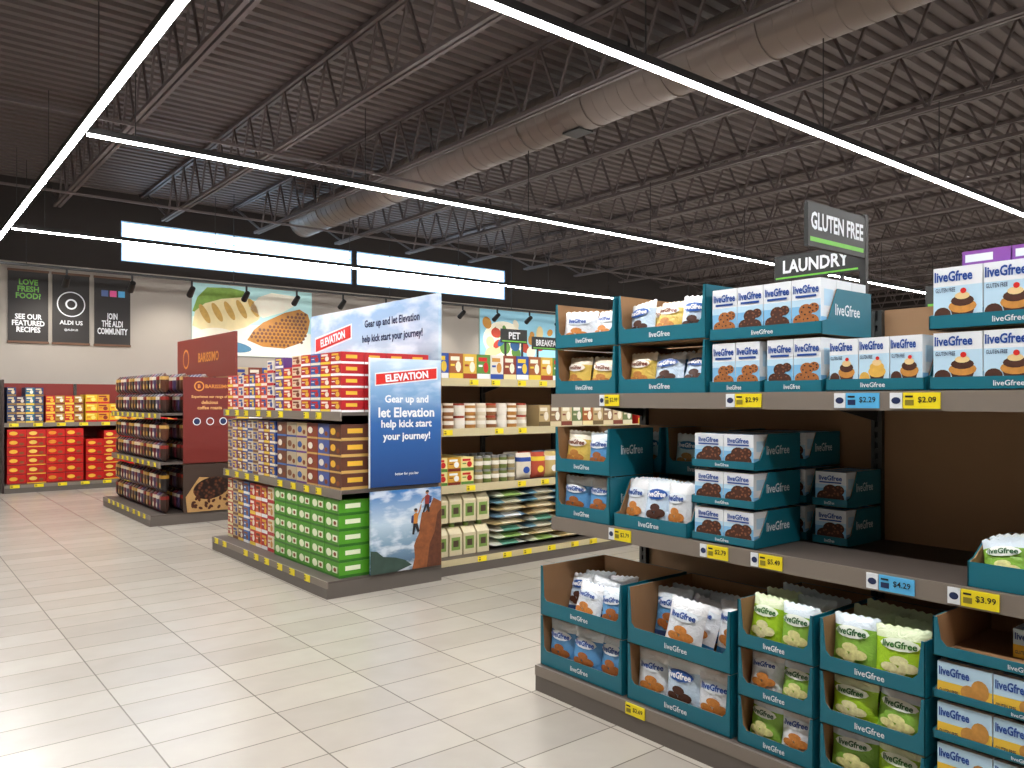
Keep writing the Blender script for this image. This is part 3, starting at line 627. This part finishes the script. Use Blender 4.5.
# ---- far wall shelf
WS=(1.73,15.9,0)
mb=MB(); shelving(mb,5.2,.8,(1.20,),1.9,upr=(0.05,1.2,2.4,3.6),back=mat('#7a2018',.6)); 
mb.box(-.03,.05,0,0,.8,1.95,mat('#3a2a26',.5))
for zz,yy in((1.167,.118),(.113,-.004)):
    for i in range(14): tag(mb,.08+i*.36,zz,.14,.055,YEL,y=yy,white=False)
mb.build('promotional_shelving_unit',WS)
RR=[('#c4160f','#8a0f0c','#f0b83a'),('#bc1410','#e8b53a','#f0c85a'),('#c81c10','#8a0f0c','#e8902a')]
for i in range(4): cartons('biscuit_cartons',WS,.05+i*1.22,.14,.142,1.18,.6,[.95,.9,.95,.85][i],4,6,1,RR,ragged=.3,style=2)
cartons('soup_cartons',WS,.05,.14,1.20,.55,.5,.62,4,4,1,[('#243a6a','#8a6a3a','#d8c8a0'),('#3a2a4a','#c9a25a','#d8d0c0'),('#2a6a8a','#e8c33a','#e8e2d0')],ragged=.5)
cartons('biscuit_cartons',WS,.63,.14,1.20,.6,.5,.48,4,3,1,[('#c8201a','#f0c83a','#e8b53a'),('#b5892f','#7a2a1a','#e8e2d0')],ragged=.4)
cartons('chip_cartons',WS,1.26,.14,1.20,1.0,.5,.5,5,3,1,[('#e8b81a','#c8201a','#f8e070'),('#e0a01a','#c8201a','#8a2a1a')],ragged=.4)
cartons('biscuit_cartons',WS,2.3,.14,1.20,2.5,.5,.5,10,3,1,RR,ragged=.3)

# ---- wall posters
PD=mat('#25211f',.6)
def poster(x0,w,kind):
    mb=MB(); mb.box(0,0,0,w,.03,1.32,PD); mb.box(-.01,-.01,1.30,w+.01,.035,1.34,mat('#6a4a34',.6)); mb.box(-.01,-.01,-.02,w+.01,.035,.02,mat('#6a4a34',.6)); c=w/2
    if kind==0:
        mb.text('LOVE\nFRESH\nFOOD?',c,.98,.36,-.002,GREEN,w=.4,bold=.03); mb.text('SEE OUR\nFEATURED\nRECIPES',c,.35,.34,-.002,WHITE,w=.52,bold=.03)
    elif kind==1:
        mb.disc(c,.75,.24,-.002,WHITE,n=32); mb.disc(c,.75,.22,-.003,PD,n=32); mb.disc(c,.75,.10,-.004,WHITE,n=24); mb.disc(c,.75,.07,-.005,PD,n=24)
        mb.text('ALDI US',c,.40,.08,-.002,WHITE,w=.4,bold=.02); mb.text('@ALDI.US',c,.26,.05,-.002,WHITE,w=.4)
    else:
        for i,cc in enumerate(('#3b5998','#d9418a','#3fa9e0')): mb.box(.12+i*.15,-.003,.95,.24+i*.15,0,1.07,mat(cc,.4))
        mb.text('JOIN\nTHE ALDI\nCOMMUNITY',c,.42,.42,-.002,WHITE,w=.54,bold=.03)
    mb.build('wall_poster',(x0,YF-.036,0),0,0,2.67)
poster(1.9,.64,0); poster(2.61,.62,1); poster(3.32,.64,2)
def mural(x0,w,kind):
    mb=MB(); h=1.5; E=.3  # slight emission put into the print colours makes the mural look backlit
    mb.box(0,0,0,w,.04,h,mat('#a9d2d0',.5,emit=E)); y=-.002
    if kind==0:
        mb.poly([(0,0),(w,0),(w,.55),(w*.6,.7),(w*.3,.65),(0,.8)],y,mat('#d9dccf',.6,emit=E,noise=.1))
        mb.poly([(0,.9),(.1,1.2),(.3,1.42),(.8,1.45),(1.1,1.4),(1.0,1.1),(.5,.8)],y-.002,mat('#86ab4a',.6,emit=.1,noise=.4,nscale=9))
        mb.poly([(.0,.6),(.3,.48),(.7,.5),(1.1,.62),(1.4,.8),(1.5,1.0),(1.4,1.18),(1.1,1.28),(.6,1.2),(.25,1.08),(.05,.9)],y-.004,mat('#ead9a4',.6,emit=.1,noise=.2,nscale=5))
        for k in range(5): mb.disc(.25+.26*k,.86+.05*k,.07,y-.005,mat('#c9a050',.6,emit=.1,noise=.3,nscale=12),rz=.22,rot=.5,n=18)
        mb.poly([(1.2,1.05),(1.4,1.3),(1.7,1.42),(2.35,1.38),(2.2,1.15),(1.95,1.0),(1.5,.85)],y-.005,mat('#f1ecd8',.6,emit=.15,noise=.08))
        mb.poly([(1.15,.35),(1.3,.58),(1.5,.75),(2.0,1.0),(2.35,1.1),(2.55,1.0),(2.6,.85),(2.55,.6),(2.4,.35),(2.0,.2),(1.5,.22)],y-.006,mat('#b87a1e',.4,noise=.35,nscale=6))
        for i in range(15):
            for j in range(11):
                x,z=1.25+i*.092+(j%2)*.046,.27+j*.08
                if z<.48+(x-1.2)*.5 and z<1.03 and x<2.52 and z>.22+abs(x-1.9)*.25: mb.disc(x,z,.036,y-.008,mat('#6e3c0c',.4,noise=.4,nscale=9),n=6)
        mb.disc(.5,.38,.46,y-.007,mat('#f3edd8',.6,emit=.15,noise=.06),rz=.2,n=24); mb.disc(.75,.2,.5,y-.009,mat('#4a86a8',.5,noise=.3,nscale=10),rz=.12,n=24,rot=-.1)
    else:
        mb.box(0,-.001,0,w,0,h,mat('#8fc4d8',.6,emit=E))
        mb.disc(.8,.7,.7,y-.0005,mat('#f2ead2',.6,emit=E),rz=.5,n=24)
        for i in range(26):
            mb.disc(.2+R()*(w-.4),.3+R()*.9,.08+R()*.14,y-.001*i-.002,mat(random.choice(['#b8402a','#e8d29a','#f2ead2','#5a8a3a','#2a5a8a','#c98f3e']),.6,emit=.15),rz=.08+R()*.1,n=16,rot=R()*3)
    mb.build('wall_mural',(x0,YF-.045,0),0,0,2.55)
mural(5.15,2.65,0); mural(12.6,2.7,1)

# ------------------------------------------------------------ world + camera
w=bpy.data.worlds.new('World'); S.world=w; w.use_nodes=True
w.node_tree.nodes['Background'].inputs[0].default_value=(.6,.75,1,1); w.node_tree.nodes['Background'].inputs[1].default_value=.5
cam=bpy.data.cameras.new('Camera'); co=bpy.data.objects.new('Camera',cam); S.collection.objects.link(co); S.camera=co
co.location=(0,0,1.6); co.rotation_euler=(math.radians(90),0,math.radians(-38.93))
cam.sensor_width=36; cam.lens=27.77; cam.shift_y=16/1024; cam.clip_start=.05; cam.clip_end=100
